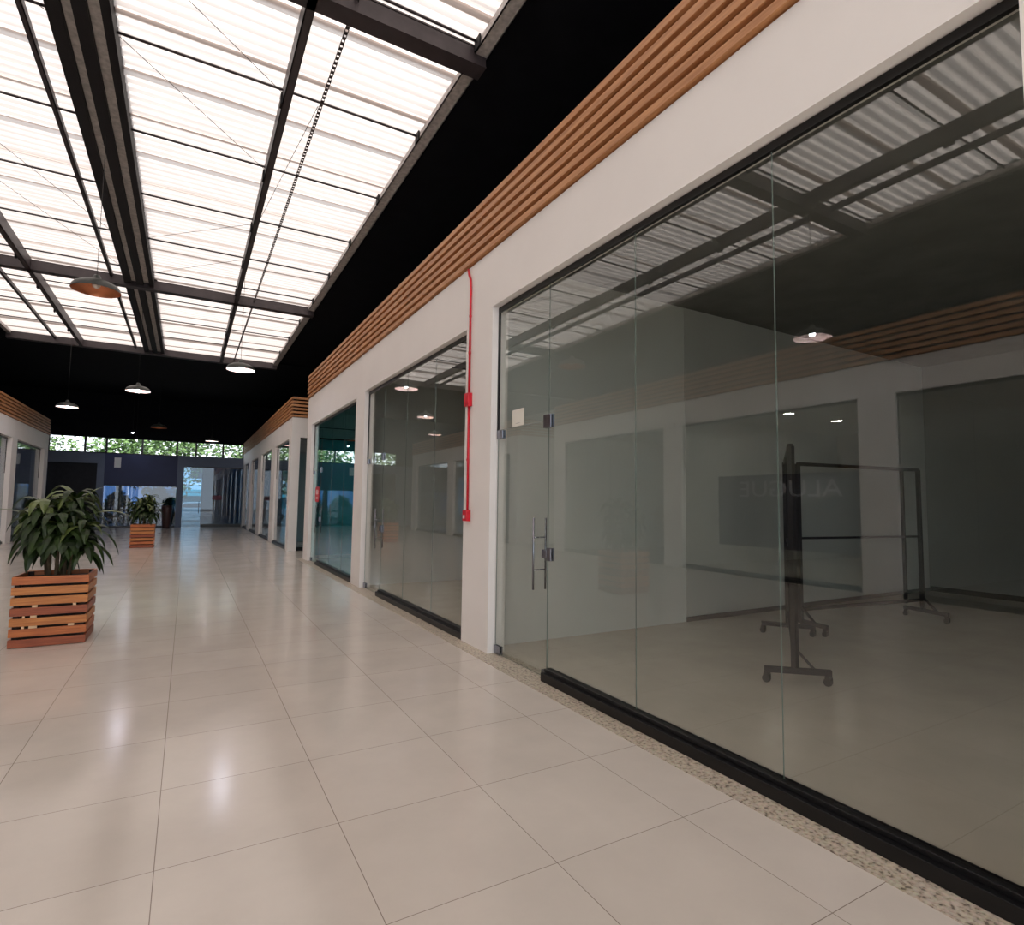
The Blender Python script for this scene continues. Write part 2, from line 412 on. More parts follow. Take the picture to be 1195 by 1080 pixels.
shopfront(2, GR, 1, 6.28, 10.90, 3.765, 3, True, G, 'frameless glass shop front just beyond the red conduit column', doorn='glass door of the second shop front')
shopfront(3, GR, 1, 11.55, 16.30, 3.725, 3, True, M['glass_teal'], 'teal-looking glass shop front farthest along the near shop row', doorn='glass door with the small red sign')
shopfront(4, GR, 1, -6.6, .20, 3.855, 5, False, G, None)
for i, (a, b) in enumerate(OPEN): shopfront(5 + i, GL, -1, a, b, 3.785, 4, False, G, None)
for i, (a, b) in enumerate(OPEN2): shopfront(9 + i, 2.965, 1, a, b, 3.675, 3, False, M['glass_dark'], None)
for i, (a, b) in enumerate(LO2): shopfront(13 + i, XL - .15, -1, a, b, 3.695, 4, False, M['glass_dark'], None)
# passage-facing glass of both blocks
w = sroot('window_15')
MB().box(3.15, 7.0, 19.66, 19.72, 3.65, 3.70).box(3.15, 7.0, 19.62, 19.74, 0, .12).build('frame', M['alu_black'], w)
for k in range(3):
    MB().box(3.15 + k * 1.283, 3.147 + (k + 1) * 1.283, 19.685, 19.695, .12, 3.65, 0, side='y').build('glass_pane', [M['glass_dark'], M['edge']], w)
w = sroot('window_16')
MB().box(3.2, 7.2, 16.86, 16.94, 3.40, 3.44).box(3.2, 7.2, 16.86, 16.94, 3.72, 3.75).build('frame', M['alu_black'], w)
for k in range(3):
    MB().box(3.2 + k * 1.333, 3.197 + (k + 1) * 1.333, 16.895, 16.905, .09, 3.40, 0, side='y').build('glass_pane', [M['teal_film'], M['edge']], w)

# ------------------------------------------------------------------ translucent roof
def sheets(x0, x1, y0, y1, rise):
    mb = MB(); per = .176; wdt = 1.05; ov = .13
    n = int(math.ceil((y1 - y0) / wdt)); 
    for i in range(n):
        a = y0 + i * wdt; b = min(a + wdt + ov, y1); z = ZC + (0.0 if i % 2 else .022)
        m = max(8, int((b - a) / .022)); jag = random.uniform(-.03, .05)
        prev = None
        for k in range(m + 1):
            y = a + (b - a) * k / m
            zz = z + .026 * math.cos(2 * PI * (y - y0) / per)
            cur = [(x0 - (jag if x0 < -4 else 0), y, zz), (x1 + (jag if x1 > 2 else 0), y, zz)]
            if prev: mb.poly([prev[0], prev[1], cur[1], cur[0]], 0, True)
            prev = cur
    # merge duplicated verts strip-wise is unnecessary: smooth shading comes from the sampling density
    return mb
structure('ceiling', sheets(-1.08, XE_R + .06, Y0, 25.35, 0), M['sheet'])
structure('ceiling.001', sheets(XE_L - .06, -1.55, Y0, 25.35, 0), M['sheet'])
# black roof over the shops and at the far end
structure('ceiling_black', MB().box(XE_R, 13.2, Y0 - .2, 25.4, 7.40, 7.5).box(-13.2, XE_L, Y0 - .2, 25.4, 7.40, 7.5).box(-13.2, 13.2, 25.4, YB + .4, 7.35, 7.5), M['black_roof'])
structure('wall_end_upper', MB().box(-13.2, 13.2, YB, YB + .15, 4.92, 7.35), M['black_roof'])

# ------------------------------------------------------------------ roof steel
def part(mb, name, mat, root, bevel=0):
    o = mb.build(name, mat, None, bevel=bevel, origin=root.location); o.parent = root; o.location = (0, 0, 0); return o
# cross beams: I-section, upper and lower flange with web
def crossbeam(y, label, far=False):
    r = empty('cross_beam', (XM, y + .12, 7.08)); tag(r, label, 'roof beam', None)
    x0, x1 = XE_L - .05, XE_R + .02
    part(MB().box(x0, x1, y, y + .24, 7.06, 7.08).box(x0, x1, y, y + .24, 7.28, 7.30).box(x0, x1, y + .01, y + .03, 7.08, 7.28).box(x0, x1, y + .21, y + .23, 7.08, 7.28), 'beam', M['steel_dark'], r)
    m = MB()
    for x in (-1.66, -.97): m.box(x - .03, x + .03, y - .01, y + .25, 7.30, 7.34)
    part(m, 'bracket', M['steel_black'], r)
crossbeam(-5.0, 'dark steel cross beam under the translucent roof, seen mirrored nearest the window edge')
crossbeam(6.05, 'dark steel cross beam nearest the camera, at the top of the photo')
crossbeam(17.2, 'dark steel cross beam above the unlit copper lamp')
crossbeam(25.1, 'dark steel cross beam where the translucent roof ends')
# centre gutter beam
r = empty('centre_beam', (XM, 9, 7.1)); tag(r, 'thick black double beam with two grey strips running down the middle of the roof', 'roof beam')
part(MB().box(-1.64, -1.49, Y0, 25.3, 7.12, 7.42).box(-1.38, -1.23, Y0, 25.3, 7.12, 7.42).box(-1.10, -1.00, Y0, 25.3, 7.12, 7.42), 'beam', M['steel_black'], r)
part(MB().box(-1.49, -1.38, Y0, 25.3, 7.20, 7.22), 'grey_strip', M['steel_grey'], r)
part(MB().box(-1.23, -1.10, Y0, 25.3, 7.20, 7.22), 'grey_strip', M['steel_grey'], r)
RODS = [-6.7, -4.55, -2.45, -.35, 1.75, 3.85, 5.95, 8.05, 10.15, 12.25, 14.35, 16.45, 18.62, 20.8, 23.0]
def purlin(x, w, z0, label, mat, brk=1, dep=.11):
    r = empty('roof_purlin', (x, 9, z0)); tag(r, label, 'roof rail')
    part(MB().box(x - w / 2, x + w / 2, Y0, 25.2, z0, z0 + .02).box(x - w / 2, x - w / 2 + .012, Y0, 25.2, z0, z0 + dep).box(x + w / 2 - .012, x + w / 2, Y0, 25.2, z0, z0 + dep), 'rail', mat, r)
    if brk:
        for y in RODS:
            if y < 2: continue
            part(MB().box(x - w / 2 - .03, x - w / 2 - .005, y - .07, y + .07, z0 - .03, z0 + .12), 'bracket', M['steel_black'], r)
purlin(.935, .10, 7.06, 'dark steel rail under the roof, right of the thick centre beam', M['steel_dark'], dep=.27)
purlin(-3.55, .10, 7.06, 'dark steel rail with brackets above and left of the copper lamp', M['steel_dark'], dep=.27)
purlin(-1.92, .06, 7.22, 'thin dark rail close to the left side of the thick centre beam', M['steel_dark'], 0)
purlin(XE_R - .05, .17, 7.20, 'pale grey edge rail with brackets along the slat side of the roof', M['steel_grey'])
purlin(XE_L + .04, .10, 7.20, 'pale edge rail of the roof over the opposite shops', M['steel_grey'])
purlin(-4.3, .05, 7.20, 'thin dark rail near the far left roof edge', M['steel_dark'], 0)
# perforated cable ladder
r = empty('cable_ladder', (1.385, 9, 7.2)); tag(r, 'thin perforated cable ladder running along the roof', 'cable ladder')
mb = MB(); xs = (1.362, 1.370, 1.400, 1.408); y = Y0; prev = None; k = 0
while y < 25.2:
    b = len(mb.v); mb.v += [(x, y, 7.19) for x in xs]
    if prev is not None:
        for q in range(3):
            if q == 1 and k % 2: continue
            mb.f.append((prev + q, prev + q + 1, b + q + 1, b + q)); mb.mi.append(0); mb.sm.append(False)
    prev = b; y += .045; k += 1
o = part(mb, 'perforated_strip', M['steel_dark'], r); sm = o.modifiers.new('solid', 'SOLIDIFY'); sm.thickness = .012
# tie rods across
def rodlabel(y):
    return 'thin dark rod crossing the roof sheets, one of an evenly spaced series'
for y in RODS:
    mb = MB().tube([(XE_L, y, 7.28), (-1.64, y, 7.28)], .017, 6).tube([(-1.0, y + .02, 7.28), (XE_R, y + .02, 7.28)], .017, 6)
    o = mb.build('tie_rod', M['steel_dark'], None, origin=(XM, y, 7.28)); tag(o, rodlabel(y), 'roof rod', 'thin rods crossing the translucent roof')
# bracing wires
wires = [((-.97, 8.07), (.88, 10.17)), ((-.97, 6.4), (.88, 8.07)), ((-1.66, 8.07), (-3.48, 6.4)), ((-3.48, 10.17), (-1.66, 14.2)), ((-3.48, 12.27), (-1.66, 16.3)),
         ((-.97, 16.4), (.88, 14.37)), ((-.97, 14.2), (.88, 12.4)), ((1.0, 12.2), (1.36, 8.1))]
for (a, b), (c, d) in wires:
    o = MB().tube([(a, b, 7.235), (c, d, 7.235)], .0045, 5).build('bracing_wire', M['steel_dark'], None, origin=((a + c) / 2, (b + d) / 2, 7.235))
    tag(o, 'hair-thin diagonal bracing wire stretched under the roof sheets', 'wire', 'diagonal bracing wires')

# ------------------------------------------------------------------ pendant lamps
def make_lamp(lit, label):
    r = empty('pendant_lamp'); tag(r, label, 'pendant lamp')
    R = .31
    prof = [(R, 0), (R * .97, .045), (R * .86, .09), (R * .64, .13), (R * .36, .155), (.06, .165), (.05, .22), (.03, .24), (0.001, .24)]
    MB().lathe(prof, n=36).build('shade', M['shade_out'], r)
    pin = [(R - .004, .0), (R * .96, .04), (R * .85, .082), (R * .63, .121), (R * .35, .146), (.001, .155)]
    MB().lathe(pin, n=36).build('reflector', M['copper_lit'] if lit else M['copper'], r)
    bp = [(.001, .035)] + [(.055 * math.sin(a), .09 - .055 * math.cos(a)) for a in [i * PI / 8 for i in range(1, 7)]] + [(.024, .15), (.001, .153)]
    MB().lathe(bp, n=16).build('bulb', M['bulb_on'] if lit else M['bulb_off'], r)
    MB().tube([(0, 0, .26), (0, 0, 7.10 - 4.69)], .004, 6).build('cord', M['cord'], r)
    return r
on = make_lamp(True, 'lit black dome pendant lamp hanging right of the centre beam, nearest of the lit ones')
off = make_lamp(False, 'unlit black dome pendant lamp with copper inside under the left roof panels')
on.location = (.96, 14.7, 4.69); off.location = (-1.31, 10.2, 4.69)
for (x, y, l, lab) in [(-1.36, 19.3, 1, 'lit black dome pendant lamp hanging in line below the centre beam'),
                    (-3.67, 24.1, 1, 'lit black dome pendant lamp above the shop row behind the big plant'),
                    (1.0, 33.8, 1, 'small lit pendant lamp farthest away, in front of the end wall windows'),
                    (-1.2, 28.9, 0, 'unlit dome pendant lamp lost in the dark roof beyond the translucent panels'),
                    (-3.7, 6.1, 1, 'lit dome pendant lamp seen mirrored in the big shop window'),
                    ]:
    c = copy_tree(on if l else off); c.location = (x, y, 4.69); c['label'] = lab

# ------------------------------------------------------------------ red electrical conduit
r = empty('red_conduit', (2.89, 6.19, 1.42)); tag(r, 'thin bright red conduit with two boxes running down the white column', 'electrical conduit')
part(MB().tube([(2.895, 6.24, 4.52), (2.893, 6.21, 4.44), (2.893, 6.16, 4.36), (2.893, 6.15, 4.25), (2.893, 6.15, 2.96)], .014, 10), 'pipe', M['red'], r)
part(MB().tube([(2.893, 6.15, 2.79), (2.893, 6.135, 1.55)], .014, 10), 'pipe', M['red'], r)
def cbox(z0, z1, y):
    b = part(MB().box(2.85, 2.908, y - .055, y + .055, z0, z1), 'junction_box', M['red'], r, bevel=.006)
    return b
b = cbox(2.79, 2.95, 6.14); c = part(MB().box(2.842, 2.85, 6.10, 6.18, 2.82, 2.92), 'cover', M['red'], r, bevel=.003)
b = cbox(1.42, 1.55, 6.13); c = part(MB().box(2.843, 2.85, 6.115, 6.15, 1.45, 1.49), 'button', M['plate'], r)
for z in (3.9, 3.45, 2.15):
    part(MB().tube([(2.893, 6.15, z - .012), (2.893, 6.15, z + .012)], .0175, 10), 'clip', M['red'], r)

# paper sheet taped on the transom glass
o = MB().box(2.992, 2.9935, 5.02, 5.26, 2.45, 2.63).build('paper_notice', M['paper'], None, origin=(2.993, 5.14, 2.54)); tag(o, 'blank white sheet of paper taped on the glass above the door', 'paper')
mb = MB().box(2.9912, 2.992, 5.10, 5.18, 2.48, 2.483)
q = mb.build('print_line', M['banner'], None, origin=(2.993, 5.14, 2.54)); q.parent = o; q.location = (0, 0, 0)

# red sign on third door
def rounded(mb, cx, cy, w, h, rad, x0, x1):
    pts = []
    for qx, qz, a0 in ((1, 1, 0), (-1, 1, 90), (-1, -1, 180), (1, -1, 270)):
        for k in range(5):
            a = math.radians(a0 + 22.5 * k); pts.append((cx + qx * (w / 2 - rad) + rad * math.cos(a), cy + qz * (h / 2 - rad) + rad * math.sin(a)))
    n = len(pts)
    mb.poly([(x0, p[0], p[1]) for p in pts]); mb.poly([(x1, p[0], p[1]) for p in pts][::-1])
    for i in range(n):
        a, b = pts[i], pts[(i + 1) % n]; mb.poly([(x0, a[0], a[1]), (x1, a[0], a[1]), (x1, b[0], b[1]), (x0, b[0], b[1])])
    return mb
r = empty('door_sign', (2.985, 15.62, 1.62)); tag(r, 'small rounded red sign stuck on the glass of the far teal shop front', 'sign')
part(rounded(MB(), 15.62, 1.80, .52, .40, .1, 2.984, 2.99), 'plate', M['sign_red'], r)
part(rounded(MB(), 15.62, 1.86, .30, .12, .05, 2.981, 2.984).box(2.981, 2.984, 15.5, 15.74, 1.68, 1.73), 'print', M['sign_pale'], r)

# ------------------------------------------------------------------ planters with plants
def leaf_mesh(mb, base, az, el, L, W, droop, mi=0, seg=7, fold=.18, tw=0.0):
    p = Vector(base); d = Vector((math.cos(az) * math.cos(el), math.sin(az) * math.cos(el), math.sin(el)))
    side = Vector((-math.sin(az), math.cos(az), 0))
    prev = None
    for i in range(seg + 1):
        t = i / seg
        w = W * (math.sin(PI * min(1, t * .93 + .07)) ** .7) * (1 - .25 * t) / 2
        if i == seg: w = .002
        nrm = side.cross(d).normalized()
        s2 = (side * math.cos(tw * t) + nrm * math.sin(tw * t))
        cur = [p - s2 * w + nrm * w * fold * 1.6, p, p + s2 * w + nrm * w * fold * 1.6]
        if prev:
            mb.poly([prev[0], prev[1], cur[1], cur[0]], mi, True); mb.poly([prev[1], prev[2], cur[2], cur[1]], mi, True)
        prev = cur
        p = p + d * (L / seg)
        d = (d + Vector((0, 0, -droop / seg * (0.5 + 1.2 * t)))).normalized()
    return mb

def make_planter(label, small=False, seed=3):
    rnd = random.Random(seed)
    r = empty('potted_plant'); tag(r, label, 'potted plant')
    w = .68; h = .785; n = 7; pitch = h / n; bh = pitch * .755
    order = [4, 2, 3, 4, 3, 3, 2]   # from bottom: board tones
    order = ['wood4', 'wood2', 'wood3', 'wood4', 'wood3', 'wood3', 'wood2']
    for i in range(n):
        z = i * pitch + .005
        t = .024; e = .0
        for k, (x0, x1, y0, y1) in enumerate([(-w / 2, w / 2, -w / 2, -w / 2 + t), (-w / 2, w / 2, w / 2 - t, w / 2), (-w / 2, -w / 2 + t, -w / 2 + t, w / 2 - t), (w / 2 - t, w / 2, -w / 2 + t, w / 2 - t)]):
            MB().box(x0, x1, y0, y1, z, z + bh).build('board', M[order[i]], r, bevel=.003)
    for sx in (-1, 1):
        for sy in (-1, 1):
            x = sx * (w / 2 - .05); y = sy * (w / 2 - .05)
            MB().box(x - .024, x + .024, y - .024, y + .024, .0, h - .03).build('corner_post', M['liner'], r)
    MB().box(-w / 2 + .075, w / 2 - .075, -w / 2 + .075, w / 2 - .075, .03, h - .10).build('liner', M['liner'], r)
    MB().box(-w / 2 + .074, w / 2 - .074, -w / 2 + .074, w / 2 - .074, h - .10, h - .07).build('soil', M['soil'], r)
    if not small:
        for (fx, i, ww) in [(-.135, 1, .07), (-.135, 2, .055), (-.13, 3, .045), (.20, 1, .055), (.22, 3, .03), (-.22, 1, .02), (-.22, 2, .02)]:
            z = i * pitch + .005 + bh
            MB().box(fx - ww / 2, fx + ww / 2, -w / 2 + .003, -w / 2 + .02, z + .001, z + pitch - bh - .001).build('spacer_block', M['pale_block'], r)
    # stems
    tops = []
    st = MB()
    stems = [(-.10, -.03, .78), (.07, .05, .86), (.0, -.10, .64), (.15, -.08, .56), (-.15, .1, .60), (.02, .14, .74)]
    for sx, sy, hh in stems:
        lx, ly = sx * 1.6, sy * 1.4
        st.tube([(sx * .7, sy * .7, h - .12), (sx, sy, h + hh * .5), (lx, ly, h + hh)], [.022, .018, .014], 8)
        tops.append((lx, ly, h + hh))
    st.build('stem', M['bark'], r)
    fo = MB(); tip = MB()
    cnt = [46, 50, 36, 30, 30, 40]
    for (x, y, z), c in zip(tops, cnt):
        for k in range(c):
            az = 2 * PI * k * .382 + rnd.uniform(-.3, .3); u = k / c
            el = math.radians(-15 + 85 * (1 - u) * rnd.uniform(.6, 1)) if False else math.radians(55 - 75 * u + rnd.uniform(-12, 10))
            L = rnd.uniform(.30, .46); W = rnd.uniform(.085, .125)
            leaf_mesh(fo if (u > .25 or rnd.random() < .5) else tip, (x, y, z - .34 * u), az, el, L, W, rnd.uniform(3.0, 4.6), tw=rnd.uniform(-.5, .5))
    # broad hanging leaves near the soil
    for (az, L) in [(-2.6, .45), (-2.2, .42), (-1.9, .40), (-1.35, .38), (-1.0, .42), (-.5, .45), (-.1, .48), (.5, .4), (1.5, .45), (2.4, .45), (3.0, .42), (-1.6, .36), (.2, .52)]:
        bx, by = .10 * math.cos(az), .10 * math.sin(az)
        leaf_mesh(fo, (bx, by, h + .36), az, math.radians(22), L * .92, .17, 3.6, fold=.08)
    # two long arching leaves reaching past the box
    leaf_mesh(tip, (.16, .0, h + .60), -.15, .5, .62, .085, 1.6); leaf_mesh(tip, (-.2, -.05, h + .62), 3.3, .45, .62, .06, 1.3)
    leaf_mesh(tip, (.1, .0, h + .72), .5, 1.0, .42, .07, 1.2); leaf_mesh(tip, (-.05, 0, h + .74), 1.9, 1.1, .30, .08, 2.4)
    leaf_mesh(fo, (.18, -.1, h + .45), -.3, .35, .62, .085, 3.6)
    fo.build('foliage', M['leaf'], r); tip.build('young_leaves', M['leaf2'], r)
    return r
p1 = make_planter('large leafy plant in an orange wooden slat planter, nearest the camera'); p1.location = (-1.265, 8.43, 0)
p2 = make_planter('smaller-looking leafy plant in a slatted wooden planter, farther down the corridor', True, 11); p2.location = (-1.23, 22.9, 0)

# tall brown pot by the end wall
r = empty('tall_pot', (-.92, 36.6, 0)); tag(r, 'tall tapering dark brown pot standing by the end wall column', 'pot')
part(MB().lathe([(.001, 0), (.17, 0), (.19, .05), (.26, 1.0), (.27, 1.25), (.24, 1.25), (.22, 1.15), (.001, 1.13)], c=(-.92, 36.6, 0), n=24), 'body', M['pot_brown'], r)
part(MB().lathe([(.235, 1.16), (.001, 1.18)], c=(-.92, 36.6, 0), n=24), 'soil', M['soil'], r)

# ------------------------------------------------------------------ metal display racks in the first shop
def caster(par, x, y, o):
    mb = MB(); mb.box(x - .022, x + .022, y - .02, y + .02, .075, .10)
    mb.box(x - .022, x - .016, y - .025, y + .025, .03, .085).box(x + .016, x + .022, y - .025, y + .025, .03, .085)
    part(mb, 'caster_fork', M['steel_black'], par)
    w = MB().tube([(x - .013, y + .01, .036), (x + .013, y + .01, .036)], .036, 16); part(w, 'caster_wheel', M['rubber'], par)
def rack(label, A, Bp, top, feet, inner=()):
    A = Vector((A[0], A[1], 0)); Bp = Vector((Bp[0], Bp[1], 0)); mid = (A + Bp) / 2
    r = empty('display_rack', (mid.x, mid.y, 0)); tag(r, label, 'display rack')
    t = (Bp - A).normalized(); z = Vector((0, 0, 1))
    for P in (A, Bp):
        part(MB().bar(P + z * .12, P + z * top, .05, .05), 'upright', M['steel_black'], r)
    for f in inner:
        P = A + (Bp - A) * f
        part(MB().bar(P + z * .25, P + z * top, .04, .04), 'upright', M['steel_black'], r)
    part(MB().bar(A + z * top, Bp + z * top, .045, .045), 'top_bar', M['steel_black'], r)
    part(MB().bar(A + z * 1.22, Bp + z * 1.22, .03, .03), 'middle_bar', M['steel_black'], r)
    part(MB().bar(A + z * .28, Bp + z * .28, .04, .04), 'lower_bar', M['steel_black'], r)
    for P, (f0, f1) in zip((A, Bp), feet):
        f0 = Vector((f0[0], f0[1], 0)); f1 = Vector((f1[0], f1[1], 0))
        part(MB().bar(f0 + z * .125, f1 + z * .125, .05, .05), 'foot', M['steel_black'], r)
        part(MB().bar(P + z * .33, P + (f1 - P) * .55 + z * .14, .025, .025), 'brace', M['steel_black'], r)
        for q in (f0 + (f1 - f0) * .04, f1 - (f1 - f0) * .04): caster(r, q.x, q.y, r)
    return r
rack('black metal rack on casters seen edge-on, nearest the big glass front', (4.98, 3.38), (6.78, 4.68), 2.22, [((4.77, 3.55), (5.20, 3.17)), ((6.58, 4.93), (6.97, 4.44))])
rack('black open metal rack on casters seen broadside, behind the edge-on rack', (7.16, 4.76), (9.62, 4.44), 2.22, [((7.24, 4.98), (7.09, 4.36)), ((9.68, 4.72), (9.52, 4.06))], inner=(.85,))

# ------------------------------------------------------------------ opposite shop: rental banner and ceiling lights (seen in the reflection)
r = empty('rental_banner', (XL - .075, 7.95, .65)); tag(r, 'grey banner reading ALUGUE on the opposite shop glass, seen mirrored', 'banner')
part(MB().box(-5.483, -5.475, 6.32, 9.75, .70, 2.36), 'sheet', M['banner'], r)
def text(body, size, loc, rot, mat, name, par, ext=.002, align='CENTER', sx=1.0):
    c = bpy.data.curves.new(name, 'FONT'); c.body = body; c.size = size; c.extrude = ext; c.align_x = align; c.align_y = 'CENTER'; c.resolution_u = 3
    t = bpy.data.objects.new(name, c); COL.objects.link(t)
    bpy.context.view_layer.update()
    me = bpy.data.meshes.new_from_object(t.evaluated_get(bpy.context.evaluated_depsgraph_get()))
    bpy.data.objects.remove(t)
    o = bpy.data.objects.new(name, me); COL.objects.link(o); me.materials.clear(); me.materials.append(mat)
    o.matrix_world = Matrix.Translation(Vector(loc) - par.location) @ rot @ Matrix.Diagonal((sx, 1, 1, 1)); o.parent = par
    return o
# text on the left side faces +X : local x -> +Y, local y -> +Z, local z -> +X
ROT_L = Matrix(((0, 0, 1, 0), (1, 0, 0, 0), (0, 1, 0, 0), (0, 0, 0, 1)))
text('ALUGUE', .52, (-5.471, 7.9, 2.02), ROT_L, M['banner_text'], 'lettering', r, sx=1.25)
for k, (x, y, lab) in enumerate([(-6.94, 9.47, 'lit ceiling light of the opposite shop, first one behind its glass, far end'), (-7.38, 9.1, 'lit ceiling light of the opposite shop, close beside another one'), (-7.34, 7.2, 'lit ceiling light of the opposite shop nearest its column'), (-9.57, 9.14, 'lit ceiling light deepest in the opposite shop')]):
    e = empty('ceiling_light', (x, y, 4.05)); tag(e, lab, 'ceiling light')
    part(MB().lathe([(.001, -.02), (.13, -.02), (.13, -.021), (.001, -.021)], c=(x, y, 4.05), n=24), 'diffuser', M['downlight'], e)
    part(MB().lathe([(.13, -.024), (.16, -.024), (.16, 0), (.13, 0), (.13, -.024)], c=(x, y, 4.05), n=24), 'rim', M['plate'], e)
# emergency light box above the opposite column
r = empty('emergency_light', (XL, 11.2, 3.7)); tag(r, 'small square box fixed high on an opposite white column, seen mirrored', 'emergency light')
part(MB().box(XL - .003, XL + .06, 11.1, 11.3, 3.72, 3.86), 'housing', M['steel_grey'], r, bevel=.006)
part(MB().box(XL + .06, XL + .064, 11.12, 11.28, 3.74, 3.84), 'lens', M['plate'], r)

# ------------------------------------------------------------------ end wall
EW = YB
mb = MB()
mb.box(-.55, -.22, EW - .1, EW + .1, 0, 4.10); mb.box(2.88, 3.2, EW - .1, EW + .1, 0, 4.10); mb.box(-.22, 2.88, EW - .1, EW + .1, 3.52, 4.10)
mb.box(-4.30, -3.98, EW - .1, EW + .1, 0, 4.06); mb.box(-6.45, -4.30, EW - .1, EW + .1, 3.50, 4.06); mb.box(-13.2, -6.45, EW - .1, EW + .1, 0, 4.06); mb.box(3.2, 13.2, EW - .1, EW + .1, 0, 4.1)
structure('wall_end', mb, M['grey_wall'])
structure('wall_end_panel', MB().box(-3.98, -.55, EW - .06, EW + .06, 2.35, 4.06), M['blue_panel'])
structure('wall_end_recess', MB().box(-6.7, -4.0, EW + .2, EW + .3, 0, 3.9), M['dark_inside'])
structure('wall_end_recess.001', MB().box(.72, 3.1, EW + .3, EW + .4, 0, 3.8), M['grey_wall'])
# blue-tinted glass under the panel
w = sroot('window_17', 'wide blue tinted glass front in the end wall behind the second planter')
MB().box(-3.98, -.55, EW - .03, EW + .03, 2.30, 2.35).box(-3.98, -.55, EW - .03, EW + .03, 0, .10).build('frame', M['alu_black'], w)
for k in range(3):
    a = -3.98 + 3.43 * k / 3
    MB().box(a, a + 3.43 / 3 - .005, EW - .005, EW + .005, .1, 2.30, 0, side='y').build('glass_pane', [M['glass_deep'], M['edge']], w)
w = sroot('window_18', 'blue tinted glass front in the end wall at the end of the corridor')
MB().box(-.22, 2.88, EW - .03, EW + .03, 3.46, 3.52).box(.75, 2.88, EW - .07, EW + .03, 0, .16).build('frame', M['alu_black'], w)
for a, b in ((.75, 1.8), (1.803, 2.88)):
    MB().box(a, b, EW - .005, EW + .005, .16, 3.46, 0, side='y').build('glass_pane', [M['glass_clear'], M['edge']], w)
MB().box(-.22, .745, EW - .005, EW + .005, 2.5, 3.46, 0, side='y').build('transom_pane', [M['glass_clear'], M['edge']], w)
d = sroot('door_17', 'blue tinted glass door in the end wall'); d['category'] = 'door'
MB().box(-.22, .745, EW - .005, EW + .005, .01, 2.495, 0, side='y').build('glass_pane', [M['glass_clear'], M['edge']], d)
h = MB()
for s2 in (-1, 1): h.tube([(.62, EW + s2 * .06, .8), (.62, EW + s2 * .06, 1.5)], .014, 8)
h.build('handle', M['chrome'], d)
o = rounded(MB(), 0, 0, .50, .26, .06, 0, .006).build('end_sign', M['sign_dull'], None)
o.rotation_euler = (0, 0, PI / 2); o.location = (1.55, EW - .06, 1.72); tag(o, 'small red sign on the end wall glass front', 'sign')
o = MB().box(-3.55, -3.25, EW - .09, EW - .075, 3.3, 3.85).build('pale_reflection', M['plate'], None); tag(o, 'small pale patch standing for a reflection on the blue end wall panel', 'painted reflection')  # pale sheet painted in for a reflection on the panel
# shelves lines in dark left shop
# clerestory window with louvres
w = sroot('window_19', 'row of clerestory louvre windows high in the end wall, green trees beyond')
f = MB()
for x in (-6.45, -4.9, -3.95, -2.3, -.62, .35, 1.75, 2.85): f.box(x - .05, x + .05, EW - .04, EW + .04, 4.1, 4.92)
f.box(-13.2, 13.2, EW - .04, EW + .04, 4.06, 4.12)
f.box(-13.2, -6.45, EW - .04, EW + .04, 4.1, 4.92).box(3.0, 13.2, EW - .04, EW + .04, 4.1, 4.92)
f.build('frame', M['alu_black'], w)
for z in (4.28, 4.44, 4.60, 4.76):
    MB().box(-6.45, -3.95, EW - .03, EW + .01, z, z + .012).box(-.62, 2.85, EW - .03, EW + .01, z, z + .012).build('louvre', M['steel_grey'], w)

# track spotlights near the end
for (x, y, z, lab) in [(-2.55, 37.0, 4.85, 'small lit spotlight lower of two before the end wall windows'), (-2.65, 36.0, 5.15, 'small lit spotlight upper of two before the end wall windows')]:
    e = empty('spotlight', (x, y, z)); tag(e, lab, 'spotlight')
    part(MB().lathe([(.001, -.06), (.07, -.06), (.075, .0), (.05, .12), (.001, .13)], c=(x, y, z), n=16), 'housing', M['steel_black'], e)
    part(MB().lathe([(.001, -.085), (.035, -.08), (.06, -.062)], c=(x, y, z), n=16), 'lamp_face', M['bulb_on'], e)
    part(MB().tube([(x, y, z + .12), (x, y, 7.35)], .01, 6), 'stem', M['steel_black'], e)

# ------------------------------------------------------------------ outdoors beyond the end wall
structure('ground_outside', MB().box(-30, 30, YB + .0, 75, -.16, -.06), M['granite_asphalt'])
def tree(x, y, s, seed, label):
    rnd = random.Random(seed)
    r = empty('tree', (x, y, -.06)); tag(r, label, 'tree')
    MB().tube([(0, 0, 0), (.1, 0, 1.5 * s), (-.1, .1, 3.2 * s)], [.22 * s, .17 * s, .1 * s], 8).build('trunk', M['bark'], r)
    cr = MB()
    blobs = [(rnd.uniform(-1.5, 1.5) * s, rnd.uniform(-1.2, 1.2) * s, rnd.uniform(2.2, 6.2) * s, rnd.uniform(.8, 1.4) * s) for _ in range(11)]
    for bx, by, bz, br in blobs:
        for k in range(170):
            a = rnd.uniform(0, 2 * PI); u = rnd.uniform(-1, 1); q = br * rnd.uniform(.6, 1.05)
            p = Vector((bx + q * math.cos(a) * math.sqrt(1 - u * u), by + q * math.sin(a) * math.sqrt(1 - u * u), bz + q * u))
            ax = Vector((rnd.uniform(-1, 1), rnd.uniform(-1, 1), rnd.uniform(-.6, .6))).normalized(); b2 = ax.cross(Vector((rnd.uniform(-1, 1), rnd.uniform(-1, 1), rnd.uniform(-1, 1)))).normalized()
            l = rnd.uniform(.10, .2) * s
            cr.poly([p - ax * l, p - b2 * l * .45, p + ax * l, p + b2 * l * .45])
    cr.build('crown', M['tree_leaf'], r)
tree(-8.2, 46, 1.0, 1, 'leafy green tree outside the leftmost end wall windows')
tree(-4.4, 50.5, 1.25, 2, 'green tree outside, behind the column left of the blue panel')
tree(-1.7, 46, 1.1, 3, 'green tree outside above the blue panel')
